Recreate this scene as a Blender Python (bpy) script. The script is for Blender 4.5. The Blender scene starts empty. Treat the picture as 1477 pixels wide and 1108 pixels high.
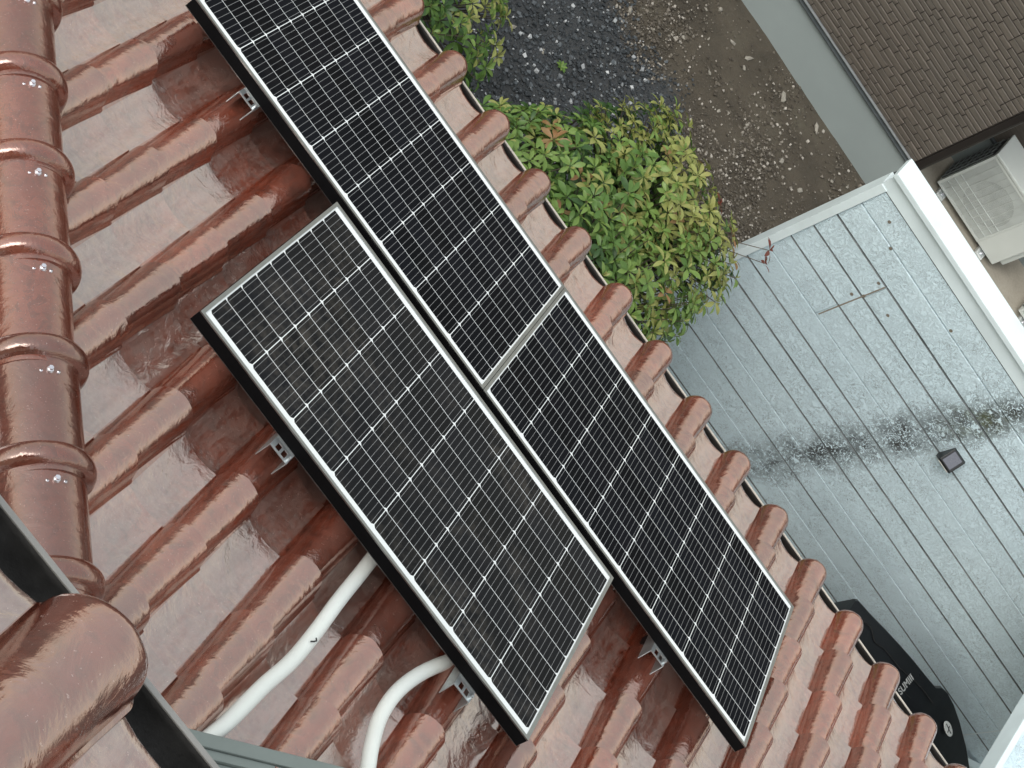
import bpy, bmesh, math, random
import numpy as np
from mathutils import Matrix, Vector, noise
random.seed(7)
rnd = random.Random(11)
scene = bpy.context.scene
col = scene.collection
PI = math.pi

# ---------------------------------------------------------------- camera, sky, sun, exposure
CAM = Vector((-0.9192, -3.3272, 8.3))
Rx = Vector((0.5812, 0.5757, 0.5752)); Ry = Vector((0.7959, -0.5496, -0.2541)); Rz = Vector((0.1698, 0.6054, -0.7776))
cam_d = bpy.data.cameras.new('camera'); cam = bpy.data.objects.new('camera', cam_d); col.objects.link(cam)
m3 = Matrix((Rx, -Ry, -Rz)).transposed()
cam.matrix_world = Matrix.Translation(CAM) @ m3.to_4x4()
cam_d.sensor_width = 36.0; cam_d.lens = 36.0 * 2497 / 1477; cam_d.clip_start = 0.05; cam_d.clip_end = 2000
scene.camera = cam

SUN_EL, SUN_ROT = math.radians(52), math.radians(214)
world = bpy.data.worlds.new('World'); scene.world = world; world.use_nodes = True
wn = world.node_tree; wn.nodes.clear()
sky = wn.nodes.new('ShaderNodeTexSky'); sky.sky_type = 'NISHITA'; sky.sun_disc = False
sky.sun_elevation = SUN_EL; sky.sun_rotation = SUN_ROT; sky.air_density = 3.0; sky.dust_density = 3.0; sky.ozone_density = 1.0
hs = wn.nodes.new('ShaderNodeHueSaturation'); hs.inputs['Saturation'].default_value = 0.30
bg = wn.nodes.new('ShaderNodeBackground'); bg.inputs['Strength'].default_value = 0.15
wo = wn.nodes.new('ShaderNodeOutputWorld')
wn.links.new(sky.outputs[0], hs.inputs['Color']); wn.links.new(hs.outputs[0], bg.inputs[0]); wn.links.new(bg.outputs[0], wo.inputs[0])

sun_d = bpy.data.lights.new('sun', 'SUN'); sun_d.energy = 0.9; sun_d.angle = math.radians(40); sun_d.color = (1.0, 0.97, 0.93)
sun = bpy.data.objects.new('sun', sun_d); col.objects.link(sun)
sdir = Vector((math.sin(SUN_ROT) * math.cos(SUN_EL), math.cos(SUN_ROT) * math.cos(SUN_EL), math.sin(SUN_EL)))
sun.rotation_euler = (-sdir).to_track_quat('-Z', 'Y').to_euler(); sun.location = (0, 0, 20)
vs = scene.view_settings; vs.view_transform = 'Standard'; vs.look = 'None'; vs.gamma = 1; vs.use_curve_mapping = False
vs.exposure = 0.55

# ---------------------------------------------------------------- helpers
TH = math.radians(22)
c_, s_ = math.cos(TH), math.sin(TH)
OZ = 3.916
PW = Matrix(((1, 0, 0, 0), (0, c_, s_, 0), (0, -s_, c_, OZ), (0, 0, 0, 1)))      # roof frame (u along eave, v down the slope, n up) -> world

def tag(o, label=None, cat=None, group=None, kind=None):
    if label: o['label'] = label
    if cat: o['category'] = cat
    if group: o['group'] = group
    if kind: o['kind'] = kind
    return o

def mesh_from(name, V, F, mats, smooth=False, mi=None):
    me = bpy.data.meshes.new(name); me.from_pydata([tuple(v) for v in V], [], F); me.update()
    for m in (mats if isinstance(mats, (list, tuple)) else [mats]): me.materials.append(m)
    if mi is not None: me.polygons.foreach_set('material_index', mi)
    if smooth: me.polygons.foreach_set('use_smooth', [True] * len(me.polygons))
    return me

def link(name, me, parent=None, M=None):
    o = bpy.data.objects.new(name, me); col.objects.link(o)
    if parent is not None: o.parent = parent
    if M is not None:
        if parent is not None: o.matrix_parent_inverse = Matrix.Identity(4); o.matrix_basis = parent_world[parent.name].inverted() @ M
        else: o.matrix_world = M
    return o

parent_world = {}
def empty(name, M):
    o = bpy.data.objects.new(name, None); col.objects.link(o); o.matrix_basis = M; o.empty_display_size = .1
    parent_world[o.name] = M.copy()
    return o

class MB:
    def __init__(s): s.V = []; s.F = []; s.I = []
    def box(s, x0, x1, y0, y1, z0, z1, M=None, mi=0):
        b = len(s.V)
        P = [(x0,y0,z0),(x1,y0,z0),(x1,y1,z0),(x0,y1,z0),(x0,y0,z1),(x1,y0,z1),(x1,y1,z1),(x0,y1,z1)]
        s.V += [tuple((M @ Vector(p)) if M else p) for p in P]
        for f in ((0,3,2,1),(4,5,6,7),(0,1,5,4),(1,2,6,5),(2,3,7,6),(3,0,4,7)): s.F.append(tuple(b+i for i in f)); s.I.append(mi)
        return s
    def prism(s, poly, z0, z1, M=None, mi=0):     # polygon in xy extruded along z
        b = len(s.V); n = len(poly)
        for z in (z0, z1):
            for p in poly:
                q = Vector((p[0], p[1], z)); s.V.append(tuple((M @ q) if M else q))
        s.F.append(tuple(b+i for i in range(n-1, -1, -1))); s.F.append(tuple(b+n+i for i in range(n))); s.I += [mi, mi]
        for i in range(n):
            j = (i+1) % n; s.F.append((b+i, b+j, b+n+j, b+n+i)); s.I.append(mi)
        return s
    def tube(s, pts, r, seg=12, mi=0, cap=True):
        pts = [Vector(p) for p in pts]; b = len(s.V); n = len(pts)
        up = Vector((0, 0, 1)); 
        for i, p in enumerate(pts):
            t = (pts[min(i+1, n-1)] - pts[max(i-1, 0)]).normalized()
            a = t.cross(up)
            if a.length < 1e-3: a = t.cross(Vector((1, 0, 0)))
            a.normalize(); bb = t.cross(a).normalized()
            rr = r[i] if isinstance(r, (list, tuple)) else r
            for k in range(seg):
                an = 2*PI*k/seg; s.V.append(tuple(p + a*math.cos(an)*rr + bb*math.sin(an)*rr))
        for i in range(n-1):
            for k in range(seg):
                k2 = (k+1) % seg; s.F.append((b+i*seg+k, b+i*seg+k2, b+(i+1)*seg+k2, b+(i+1)*seg+k)); s.I.append(mi)
        if cap:
            s.F.append(tuple(b+k for k in range(seg))); s.F.append(tuple(b+(n-1)*seg+k for k in range(seg-1, -1, -1))); s.I += [mi, mi]
        return s
    def cyl(s, p0, p1, r, seg=12, mi=0): return s.tube([p0, p1], r, seg, mi)
    def mesh(s, name, mats, smooth=False): return mesh_from(name, s.V, s.F, mats, smooth, s.I)
    def build(s, name, mats, parent=None, M=None, smooth=False, bevel=0):
        me = s.mesh(name, mats, smooth)
        bm = bmesh.new(); bm.from_mesh(me)
        if bevel: bmesh.ops.bevel(bm, geom=bm.edges[:], offset=bevel, segments=2, affect='EDGES', profile=.5)
        bmesh.ops.recalc_face_normals(bm, faces=bm.faces[:]); bm.to_mesh(me); bm.free()
        if smooth:
            try: me.set_sharp_from_angle(angle=math.radians(40))
            except Exception: pass
        return link(name, me, parent, M if M is not None else (Matrix.Identity(4)))

# ---------------------------------------------------------------- materials
class NT:
    def __init__(s, name):
        s.m = bpy.data.materials.new(name); s.m.use_nodes = True; s.t = s.m.node_tree; s.b = s.t.nodes['Principled BSDF']
        s._co = None
    def n(s, typ, **kw):
        x = s.t.nodes.new(typ)
        for k, v in kw.items():
            if k in x.inputs: x.inputs[k].default_value = v
            else: setattr(x, k, v)
        return x
    def l(s, a, b): s.t.links.new(a, b)
    def co(s, which='Object', scale=(1, 1, 1), loc=(0, 0, 0)):
        tc = s.n('ShaderNodeTexCoord'); mp = s.n('ShaderNodeMapping'); mp.inputs['Scale'].default_value = scale; mp.inputs['Location'].default_value = loc
        s.l(tc.outputs[which], mp.inputs[0]); return mp.outputs[0]
    def geo(s, scale=(1, 1, 1)):
        g = s.n('ShaderNodeNewGeometry'); mp = s.n('ShaderNodeMapping'); mp.inputs['Scale'].default_value = scale
        s.l(g.outputs['Position'], mp.inputs[0]); return mp.outputs[0]
    def noise(s, v, scale, detail=4, rough=.55, dist=0):
        x = s.n('ShaderNodeTexNoise'); x.inputs['Scale'].default_value = scale; x.inputs['Detail'].default_value = detail
        x.inputs['Roughness'].default_value = rough; x.inputs['Distortion'].default_value = dist; s.l(v, x.inputs['Vector']); return x.outputs['Fac']
    def ramp(s, f, stops, interp='LINEAR'):
        r = s.n('ShaderNodeValToRGB'); r.color_ramp.interpolation = interp
        e = r.color_ramp.elements
        while len(e) < len(stops): e.new(.5)
        for i, (p, c) in enumerate(stops):
            e[i].position = p; e[i].color = (c if isinstance(c, (tuple, list)) else (c, c, c)) + ((1,) if not isinstance(c, (tuple, list)) or len(c) == 3 else ()) if isinstance(c, tuple) else (c, c, c, 1)
        s.l(f, r.inputs[0]); return r.outputs[0]
    def mix(s, f, a, b, mode='MIX'):
        x = s.n('ShaderNodeMix', data_type='RGBA', blend_type=mode)
        for inp, v in ((0, f), (6, a), (7, b)):
            if hasattr(v, 'links') or hasattr(v, 'is_output'): s.l(v, x.inputs[inp])
            else: x.inputs[inp].default_value = v if inp == 0 else (tuple(v) + (1,) if len(v) == 3 else v)
        return x.outputs[2]
    def math(s, op, a, b=None, c=None):
        x = s.n('ShaderNodeMath', operation=op)
        for i, v in enumerate((a, b, c)):
            if v is None: continue
            if hasattr(v, 'is_output'): s.l(v, x.inputs[i])
            else: x.inputs[i].default_value = v
        return x.outputs[0]
    def bump(s, h, strength, dist=.01, nrm=None):
        x = s.n('ShaderNodeBump'); x.inputs['Strength'].default_value = strength; x.inputs['Distance'].default_value = dist
        s.l(h, x.inputs['Height'])
        if nrm: s.l(nrm, x.inputs['Normal'])
        s.l(x.outputs[0], s.b.inputs['Normal']); return x.outputs[0]
    def set(s, **kw):
        for k, v in kw.items():
            i = s.b.inputs[k.replace('_', ' ')]
            if hasattr(v, 'is_output'): s.l(v, i)
            else: i.default_value = tuple(v) + (1,) if isinstance(v, (tuple, list)) and len(v) == 3 else v
        return s

def simple(name, color, rough=.5, metallic=0, var=.12, nscale=8, bump=0, coat=0, spec=.5):
    m = NT(name); v = m.geo()
    f = m.noise(v, nscale, 6)
    dark = tuple(c*(1-var) for c in color); lite = tuple(min(1, c*(1+var)) for c in color)
    m.set(Base_Color=m.ramp(f, [(.3, dark), (.7, lite)]), Roughness=m.ramp(m.noise(v, nscale*2.7, 4), [(.3, max(0, rough-.06)), (.7, min(1, rough+.08))]), Metallic=metallic, Coat_Weight=coat, Specular_IOR_Level=spec)
    if bump: m.bump(m.noise(v, nscale*6, 5), bump, .004)
    return m.m

def tile_material(name, base_a, base_b, ior, rough_lo, rough_hi, pan=True):
    m = NT(name); v = m.geo()
    oi = m.n('ShaderNodeObjectInfo')
    rnd_off = m.n('ShaderNodeVectorMath', operation='SCALE'); rnd_off.inputs['Scale'].default_value = 40.0
    cmb = m.n('ShaderNodeCombineXYZ')
    for k in range(3): m.l(oi.outputs['Random'], cmb.inputs[k])
    m.l(cmb.outputs[0], rnd_off.inputs[0])
    vo = m.n('ShaderNodeVectorMath', operation='ADD'); m.l(v, vo.inputs[0]); m.l(rnd_off.outputs[0], vo.inputs[1]); vt = vo.outputs[0]
    # streaks run down the slope: stretch the noise along the tile
    tc = m.n('ShaderNodeTexCoord'); mp = m.n('ShaderNodeMapping'); mp.inputs['Scale'].default_value = (30, 6, 10); m.l(tc.outputs['Object'], mp.inputs[0])
    st = m.n('ShaderNodeVectorMath', operation='ADD'); m.l(mp.outputs[0], st.inputs[0]); m.l(rnd_off.outputs[0], st.inputs[1])
    f1 = m.noise(vt, 8, 6, .62, .4); f2 = m.noise(st.outputs[0], 1.0, 6, .65, .5); f3 = m.noise(vt, 75, 5, .62); f4 = m.noise(vt, 22, 6, .68, 1.0)
    colr = m.mix(m.ramp(f1, [(.34, 0), (.68, 1)]), base_a, base_b)
    tint = m.ramp(oi.outputs['Random'], [(0, (.62, .56, .55)), (.35, (.90, .88, .88)), (.7, (1.05, 1.02, 1)), (1, (1.32, 1.22, 1.12))])
    colr = m.mix(1.0, colr, tint, 'MULTIPLY')
    # burnt darker blotches of the glaze
    colr = m.mix(m.math('MULTIPLY', m.ramp(f4, [(.52, 0), (.60, 1)]), .55), colr, tuple(c * .45 for c in base_a))
    sx = m.n('ShaderNodeSeparateXYZ'); m.l(tc.outputs['Object'], sx.inputs[0])
    if pan: inpan = m.math('MULTIPLY', m.math('GREATER_THAN', sx.outputs[0], -.209), m.math('LESS_THAN', sx.outputs[0], -.073))
    else: inpan = m.math('MULTIPLY', sx.outputs[0], 0.0)
    # dusty film; its extra paleness in the channels paints in sky reflection
    film = m.ramp(m.math('ADD', m.math('MULTIPLY', f2, .6), m.math('MULTIPLY', f3, .4)), [(.40, 0), (.56, 1)])
    amt = m.math('MULTIPLY_ADD', inpan, .22, .05 if pan else .03)
    film = m.math('MULTIPLY', film, amt)
    colr = m.mix(film, colr, (.40, .345, .31))
    fleck = m.ramp(m.noise(vt, 190, 3, .6), [(.66, 0), (.70, 1)])
    colr = m.mix(m.math('MULTIPLY', fleck, .25), colr, (.60, .54, .50))
    grime = m.math('MULTIPLY', m.ramp(f4, [(.30, 1), (.42, 0)]), m.ramp(f3, [(.4, 0), (.6, 1)]))
    colr = m.mix(m.math('MULTIPLY', grime, .5), colr, (.035, .026, .020))
    rough = m.math('ADD', m.ramp(f4, [(.40, rough_lo), (.47, rough_lo + .05), (.62, rough_hi)]), m.math('MULTIPLY', film, .28))
    h = m.math('ADD', m.math('MULTIPLY', m.noise(vt, 15, 4, .55, .8), 1.0), m.math('ADD', m.math('MULTIPLY', f3, .07), m.math('MULTIPLY', f4, .24)))
    m.bump(h, .34, .012)
    m.set(Base_Color=colr, Roughness=rough, IOR=ior, Specular_Tint=m.mix(inpan, (.96, .77, .69), (1.0, .91, .86)), Coat_Weight=m.math('MULTIPLY_ADD', inpan, .25, .30), Coat_Roughness=m.ramp(f4, [(.42, .03), (.60, .20)]), Coat_IOR=1.6)
    return m.m

M_tile = tile_material('glazed_red_tile', (.100, .021, .010), (.200, .046, .024), 3.7, .035, .17)
M_hip = tile_material('hip_cap_glaze', (.115, .025, .013), (.165, .040, .022), 2.4, .05, .13, False)
M_cell = None

def cell_material(name='silicon_cell', dust_reflection=.04, coat=.06):
    m = NT(name); tc = m.n('ShaderNodeTexCoord'); sx = m.n('ShaderNodeSeparateXYZ'); m.l(tc.outputs['Object'], sx.inputs[0])
    pitch = .182/9
    fr = m.math('FRACT', m.math('DIVIDE', sx.outputs[0], pitch))
    d = m.math('ABSOLUTE', m.math('SUBTRACT', fr, .5))
    line = m.math('LESS_THAN', d, .030)
    v = m.geo(); oi = m.n('ShaderNodeObjectInfo')
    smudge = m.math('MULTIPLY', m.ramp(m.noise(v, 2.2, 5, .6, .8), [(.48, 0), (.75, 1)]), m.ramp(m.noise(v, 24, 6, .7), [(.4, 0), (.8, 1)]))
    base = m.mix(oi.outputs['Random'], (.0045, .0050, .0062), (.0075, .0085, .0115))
    base = m.mix(m.math('MULTIPLY', smudge, dust_reflection), base, (.22, .195, .165))  # faint dusty smudges; on the near panel they paint in a brownish reflection
    base = m.mix(m.math('MULTIPLY', line, .55), base, (.42, .43, .44))
    m.set(Base_Color=base, Roughness=.5, Coat_Weight=coat, Coat_IOR=1.36, Coat_Roughness=m.ramp(m.noise(v, 3.5, 4), [(.35, .03), (.7, .14)]), Specular_IOR_Level=.0)
    return m.m
M_cell = cell_material()
M_cell_reflect = cell_material('silicon_cell_painted_reflection', .42, .26)  # near panel: brown-grey reflection of the surroundings painted into the cell colour
def back_material():
    m = NT('white_backsheet'); m.set(Base_Color=(.76, .80, .81), Roughness=.5, Coat_Weight=.6, Coat_IOR=1.42, Coat_Roughness=.08); return m.m
M_back = back_material()
M_frame = simple('anodised_frame', (.30, .31, .305), .32, 1.0, .06, 20)
M_frame_side = simple('shaded_frame_side', (.004, .004, .0045), .5, 0.0, .1, 20, spec=.05)  # same black anodised frame; the shade on its sides is painted in near-black
M_galv = simple('galvanised_steel', (.62, .66, .67), .34, .85, .12, 30, .1)
M_rail = simple('black_rail', (.02, .02, .022), .4, .5)
M_pvc = simple('white_conduit', (.74, .78, .75), .42, 0, .03, 5)
M_deck = simple('roof_underlay', (.018, .015, .014), .9)
M_gutter = simple('dark_brown_gutter', (.012, .010, .009), .45, 0, .3, 9)
M_lip = simple('gutter_lip', (.50, .46, .40), .4, 0, .12, 14)
M_upgut = simple('black_gutter', (.016, .016, .016), .7, 0, .6, 25, .2)
M_uplip = simple('grey_gutter_lip', (.26, .26, .25), .45, 0, .12, 14)
M_greymetal = simple('grey_green_metal', (.20, .235, .225), .38, .15, .06, 6)
M_screw = simple('zinc_screw', (.75, .74, .80), .25, .9)
M_plaster = simple('cream_plaster', (.62, .58, .50), .85, 0, .08, 12, .15)
M_black_rub = simple('black_rubber', (.008, .008, .009), .55)

# ---------------------------------------------------------------- roof tiles (S profile)
PITCH = .2835; EXPO = .2905; U0 = -.328; V0 = 1.204; NB = -.205
def prof(n_roll=16):
    P = []
    # (u, z): flange, pan, roll, overlap lip. centre of roll at u = 0
    for t in np.linspace(-.240, -.0715, 9):
        P.append((t, .013 * abs((t + .142) / .072) ** 2.2 if t > -.215 else .013))
    for k in range(n_roll + 1):
        a = PI - PI * k / n_roll * .90
        P.append((.0680 * math.cos(a), .008 + .084 * math.sin(a) ** .85 if k else .008))
    P.append((.0700, .0225)); P.append((.0755, .0200)); P.append((.0780, .0130))
    return P
def tile_mesh(name, mat, seed, eave=False, L=.345, DK=1.0):
    r = random.Random(seed); P = prof(); n = len(P)
    vs = [-L, -L*.72, -L*.4, -L*.15, -.012, 0.0]
    dome = []
    if eave: dome = [q * DK for q in (.012, .026, .038, .048, .055, .0585)]
    V = []; F = []; wob = [r.uniform(-.003, .003) for _ in range(8)]
    rows = []
    R = .0600
    for v in vs + dome:
        rows.append([])
        t = (v + L) / L
        lift = -.013 + .028 * t
        roll_s = .83 + .18 * min(t, 1.0) ** 1.6
        for i, (u, z) in enumerate(P):
            rolly = (u > -.070 and i >= 9)
            uu, zz = u, z
            if rolly: uu = u * roll_s; zz = z * roll_s
            if v > 0:
                if rolly:
                    k = math.sqrt(max(0, 1 - (v / (R * DK)) ** 2)); 
                    zz = .006 + (zz - .006) * k; uu = uu * (.35 + .65 * k)
                else: zz = z - .010 * (v / R); uu = u
            vv = v
            if not rolly and v > 0: vv = v * .12
            if rolly and v > -.02: zz += 0
            zz += wob[i % 8] * .35 * math.sin(9 * v + i)
            if abs(v) < 1e-6 or v > 0:
                vv += wob[(i // 3) % 8] * .6
            rows[-1].append(len(V)); V.append((uu, vv, zz + lift))
    nt = len(V)
    th = .016
    for k in range(nt): V.append((V[k][0], V[k][1] - (.0 if V[k][1] < -.01 else .004), V[k][2] - th))
    for a in range(len(rows) - 1):
        for i in range(n - 1):
            F.append((rows[a][i], rows[a][i+1], rows[a+1][i+1], rows[a+1][i]))
            F.append((rows[a][i]+nt, rows[a+1][i]+nt, rows[a+1][i+1]+nt, rows[a][i+1]+nt))
    for a in range(len(rows) - 1):
        for i in (0, n - 1):
            F.append((rows[a][i], rows[a+1][i], rows[a+1][i]+nt, rows[a][i]+nt))
    for a in (0, len(rows) - 1):
        for i in range(n - 1):
            F.append((rows[a][i], rows[a][i+1], rows[a][i+1]+nt, rows[a][i]+nt))
    me = mesh_from(name, V, F, mat, True)
    bm = bmesh.new(); bm.from_mesh(me)
    bmesh.ops.recalc_face_normals(bm, faces=bm.faces[:])
    bm.to_mesh(me); bm.free()
    try: me.set_sharp_from_angle(angle=math.radians(48))
    except Exception: pass
    return me
tile_meshes = [tile_mesh('roof_tile', M_tile, k) for k in range(6)]
eave_meshes = [tile_mesh('eave_tile', M_tile, 20 + k, True) for k in range(4)]
upper_eave_meshes = [tile_mesh('eave_tile', M_tile, 30 + k, True, .345, .52) for k in range(2)]

# hip line (crest of the caps), world
HX, HY, HZ = -1.514, -.855, 4.207
HD = Vector((1, -.94, .385))
def hip_y(x): return HY + (x - HX) * HD.y

def add_tiles(roof, T, u_of, cols, rows, eave_row, clip_hip=False, step=EXPO, em=None):
    stuff = None
    for j in rows:
        for k in cols:
            u = u_of(k) + rnd.uniform(-.0025, .0025); v = V0 - step * j + rnd.uniform(-.004, .004)
            L = T @ (Matrix.Translation((u, v, NB + rnd.uniform(-.0015, .0015))) @ Matrix.Rotation(rnd.uniform(-.014, .014), 4, 'Z') @ Matrix.Rotation(rnd.uniform(-.014, .014), 4, 'Y'))
            me = rnd.choice((em or eave_meshes) if j == eave_row else tile_meshes)
            if clip_hip:
                pts = [L @ Vector(p) for p in ((-.2, -.345, 0), (.09, -.345, 0), (.09, .06, 0), (-.2, .06, 0))]
                d = [p.y - hip_y(p.x) for p in pts]
                if max(d) < 0.02: continue
                if min(d) < 0:
                    me = me.copy(); bm = bmesh.new(); bm.from_mesh(me)
                    Li = L.inverted(); co = Li @ Vector((HX, HY, HZ)); nrm = (Li.to_3x3() @ Vector((.94, 1.0, 0))).normalized()
                    bmesh.ops.bisect_plane(bm, geom=bm.verts[:] + bm.edges[:] + bm.faces[:], plane_co=co, plane_no=nrm, clear_inner=True)
                    if not bm.faces: bm.free(); continue
                    bm.to_mesh(me); bm.free()
            link('roof_tile' if j != eave_row else 'eave_tile', me, roof, L)

roof = empty('lower_roof', PW @ Matrix.Translation((0, 1.5, NB)))
tag(roof, 'lower roof of glossy reddish brown S shaped tiles under the solar panels', 'roof')
add_tiles(roof, PW, lambda k: U0 + PITCH * k, range(-7, 12), range(-1, 12), -1, True)
# underlay deck and fascia
d = MB(); d.box(-2.6, 3.3, -2.7, 1.46, NB - .09, NB - .045)
me = d.mesh('underlay', M_deck); bm = bmesh.new(); bm.from_mesh(me)
inv = PW.inverted()
bmesh.ops.bisect_plane(bm, geom=bm.verts[:]+bm.edges[:]+bm.faces[:], plane_co=inv @ Vector((HX, HY, HZ)), plane_no=(inv.to_3x3() @ Vector((.94, 1, 0))).normalized(), clear_inner=True)
bmesh.ops.holes_fill(bm, edges=bm.edges[:]); bm.to_mesh(me); bm.free()
link('underlay', me, roof, PW)
MB().box(-2.6, 3.3, 1.27, 1.30, 2.86, 3.08).build('fascia', simple('fascia_white', (.55, .53, .5), .5), roof)
MB().box(-2.6, 3.3, .80, 1.27, 2.84, 2.86).build('soffit', simple('soffit_board', (.5, .49, .46), .6), roof)
# house wall under the lower eave
hw = MB(); hw.box(-2.2, 3.1, -3.1, .82, 0, 2.84); tag(hw.build('house_wall', M_plaster), 'cream plastered ground floor wall under the tiled lower roof', 'wall')

# adjoining slope beyond the hip, facing left (mirrored tiles joined into one)
def mirror_part():
    bm = bmesh.new()
    # mirror across the vertical plane through the hip with normal (.94,1,0)
    n = Vector((.94, 1, 0)).normalized(); p0 = Vector((HX, HY, 0))
    Rm = Matrix.Identity(4)
    for a in range(3):
        for b in range(3): Rm[a][b] -= 2 * n[a] * n[b]
    t = 2 * n.dot(p0) * n
    Rm.translation = t
    for j in range(-1, 12):
        for k in range(-7, 8):
            L = PW @ Matrix.Translation((U0 + PITCH * k, V0 - EXPO * j, NB))
            p = L @ Vector((0, 0, 0)); dd = p.y - hip_y(p.x)
            if dd < -.15 or dd > .75 or p.x > -.3: continue
            m2 = tile_meshes[0].copy(); b2 = bmesh.new(); b2.from_mesh(m2)
            Li = L.inverted()
            bmesh.ops.bisect_plane(b2, geom=b2.verts[:]+b2.edges[:]+b2.faces[:], plane_co=Li @ Vector((HX, HY, HZ)), plane_no=(Li.to_3x3() @ Vector((.94, 1, 0))).normalized(), clear_inner=True)
            bmesh.ops.transform(b2, matrix=Rm @ L, verts=b2.verts[:]); b2.to_mesh(m2); b2.free()
            bm.from_mesh(m2); bpy.data.meshes.remove(m2)
    bmesh.ops.reverse_faces(bm, faces=bm.faces[:])
    me = bpy.data.meshes.new('far_slope_tiles'); bm.to_mesh(me); bm.free()
    o = link('far_slope_tiles', me, roof, Matrix.Identity(4)); o['kind'] = 'stuff'
mirror_part()

# hip caps with raised collars, a screw each
def hip_caps():
    hd = HD.normalized(); side = Vector((.94, 1, 0)).normalized(); upv = side.cross(hd); upv = upv if upv.z > 0 else -upv
    r = .112
    def capmesh(seed):
        mb = MB(); rr = random.Random(seed); seg = 28
        # along local x (uphill) from -0.02; y side; z up; centre r below crest
        xs = [(-.034, .120), (-.033, .131), (-.028, .139), (-.018, .1435), (-.006, .1450), (.006, .1435), (.015, .139), (.020, .131), (.022, .1235), (.024, .1195), (.05, .1175), (.17, .1155), (.30, .1125), (.335, .112)]
        V = []; F = []
        for x, q in xs:
            for k in range(seg + 1):
                a = -.22 + (PI + .44) * k / seg
                V.append((x, math.cos(a) * q, math.sin(a) * q - r))
        n = seg + 1; m = len(V)
        for x, q in xs:
            for k in range(seg + 1):
                a = -.22 + (PI + .44) * k / seg
                V.append((x, math.cos(a) * (min(q, .12) - .014), math.sin(a) * (min(q, .12) - .014) - r))
        for i in range(len(xs) - 1):
            for k in range(seg):
                F.append((i*n+k, i*n+k+1, (i+1)*n+k+1, (i+1)*n+k)); F.append((m+i*n+k, m+(i+1)*n+k, m+(i+1)*n+k+1, m+i*n+k+1))
            for k in (0, seg): F.append((i*n+k, (i+1)*n+k, m+(i+1)*n+k, m+i*n+k))
        for i in (0, len(xs)-1):
            for k in range(seg): F.append((i*n+k, i*n+k+1, m+i*n+k+1, m+i*n+k))
        me = mesh_from('hip_cap', V, F, M_hip, True)
        bm = bmesh.new(); bm.from_mesh(me); bmesh.ops.recalc_face_normals(bm, faces=bm.faces[:]); bm.to_mesh(me); bm.free()
        try: me.set_sharp_from_angle(angle=math.radians(50))
        except Exception: pass
        return me
    meshes = [capmesh(k) for k in range(2)]
    scr = MB(); scr.tube([(0, 0, -.004), (0, 0, .001), (0, 0, .0035), (0, 0, .0045)], [.009, .009, .0075, .003], 16)
    scr_me = scr.mesh('washer', M_screw, True)
    hd2 = MB(); hd2.tube([(0, 0, .004), (0, 0, .009)], .0065, 6); hd_me = hd2.mesh('screw_head', M_screw)
    st = .2085
    for k in range(-3, 7):
        p = Vector((HX, HY, HZ)) + HD * (st * k) 
        Mx = Matrix((hd, side, upv)).transposed().to_4x4(); Mx.translation = p - hd * .060 + upv * (.002 * (k % 2))
        Mx = Mx @ Matrix.Rotation(rnd.uniform(-.022, .022), 4, 'Z') @ Matrix.Rotation(-.03, 4, 'Y')
        o = link('hip_cap', meshes[k % 2], roof, Mx); parent_world[o.name] = Mx
        Ms = Mx.copy(); Ms = Ms @ Matrix.Translation((.062, .004, .0075)) @ Matrix.Rotation(.06, 4, 'X')
        link('washer', scr_me, o, Ms); link('screw_head', hd_me, o, Ms)
        for dy, dx in ((-.022, .004), (.021, .003)): link('sealant_dab', scr_me, o, Ms @ Matrix.Translation((dx, dy, -.0035)) @ Matrix.Scale(.5, 4))
hip_caps()

# gutters
def gutter(x0, x1, y_in, z, w, mat, mlip, label, lipw=.012):
    g = empty('gutter', Matrix.Translation((x0, y_in, z)))
    tag(g, label, 'gutter')
    seg = 10; V = []; F = []
    for x in (x0, x1):
        for k in range(seg + 1):
            a = PI + PI * k / seg
            V.append((x, y_in + w/2 + w/2*math.cos(a), z + w/2*.9*math.sin(a)))
        for k in range(seg, -1, -1):
            a = PI + PI * k / seg
            V.append((x, y_in + w/2 + (w/2-.004)*math.cos(a), z + (w/2-.004)*.9*math.sin(a)))
    n = 2*(seg+1)
    for k in range(n): F.append((k, (k+1) % n, n+(k+1) % n, n+k))
    me = mesh_from('channel', V, F, mat, True); link('channel', me, g, Matrix.Identity(4))
    l = MB(); l.box(x0, x1, y_in + w - .004, y_in + w - .004 + lipw, z - .010, z + .004); l.build('lip', mlip, g, bevel=.002)
    return g
gutter(-2.5, 3.3, 1.312, 3.062, .145, M_gutter, M_lip, 'dark brown gutter with a thin beige lip along the lower tiled eave', .009)

# upper roof: two courses of the same tile above, close to the camera
UP_N = Vector((-.650, -2.622, 6.578))          # nose of the roll that shows
uT = Matrix.Translation(UP_N - (PW @ Vector((0, V0 + EXPO + .032, NB + .035)))) @ PW
uroof = empty('upper_roof', Matrix.Translation((-.6, -2.7, 6.5)))
tag(uroof, 'corner of the upper roof of red brown tiles nearest the camera, above the hip', 'roof')
add_tiles(uroof, uT, lambda k: k * PITCH, range(-3, 1), range(-1, 6), -1, em=upper_eave_meshes)
add_tiles(uroof, uT, lambda k: k * PITCH, range(1, 3), range(-1, 6), -1, em=upper_eave_meshes)
MB().box(-1.1, .75, -1.2, V0+EXPO-.06, NB-.09, NB-.045).build('underlay', M_deck, uroof, uT)
eY = (uT @ Vector((0, 1.5, NB))).y; eZ = (uT @ Vector((0, 1.5, NB))).z
gutter(-1.5, .70, eY - .020, eZ - .092, .110, M_upgut, M_uplip, 'black gutter with a grey lip under the upper tiled eave', .008)
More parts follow.
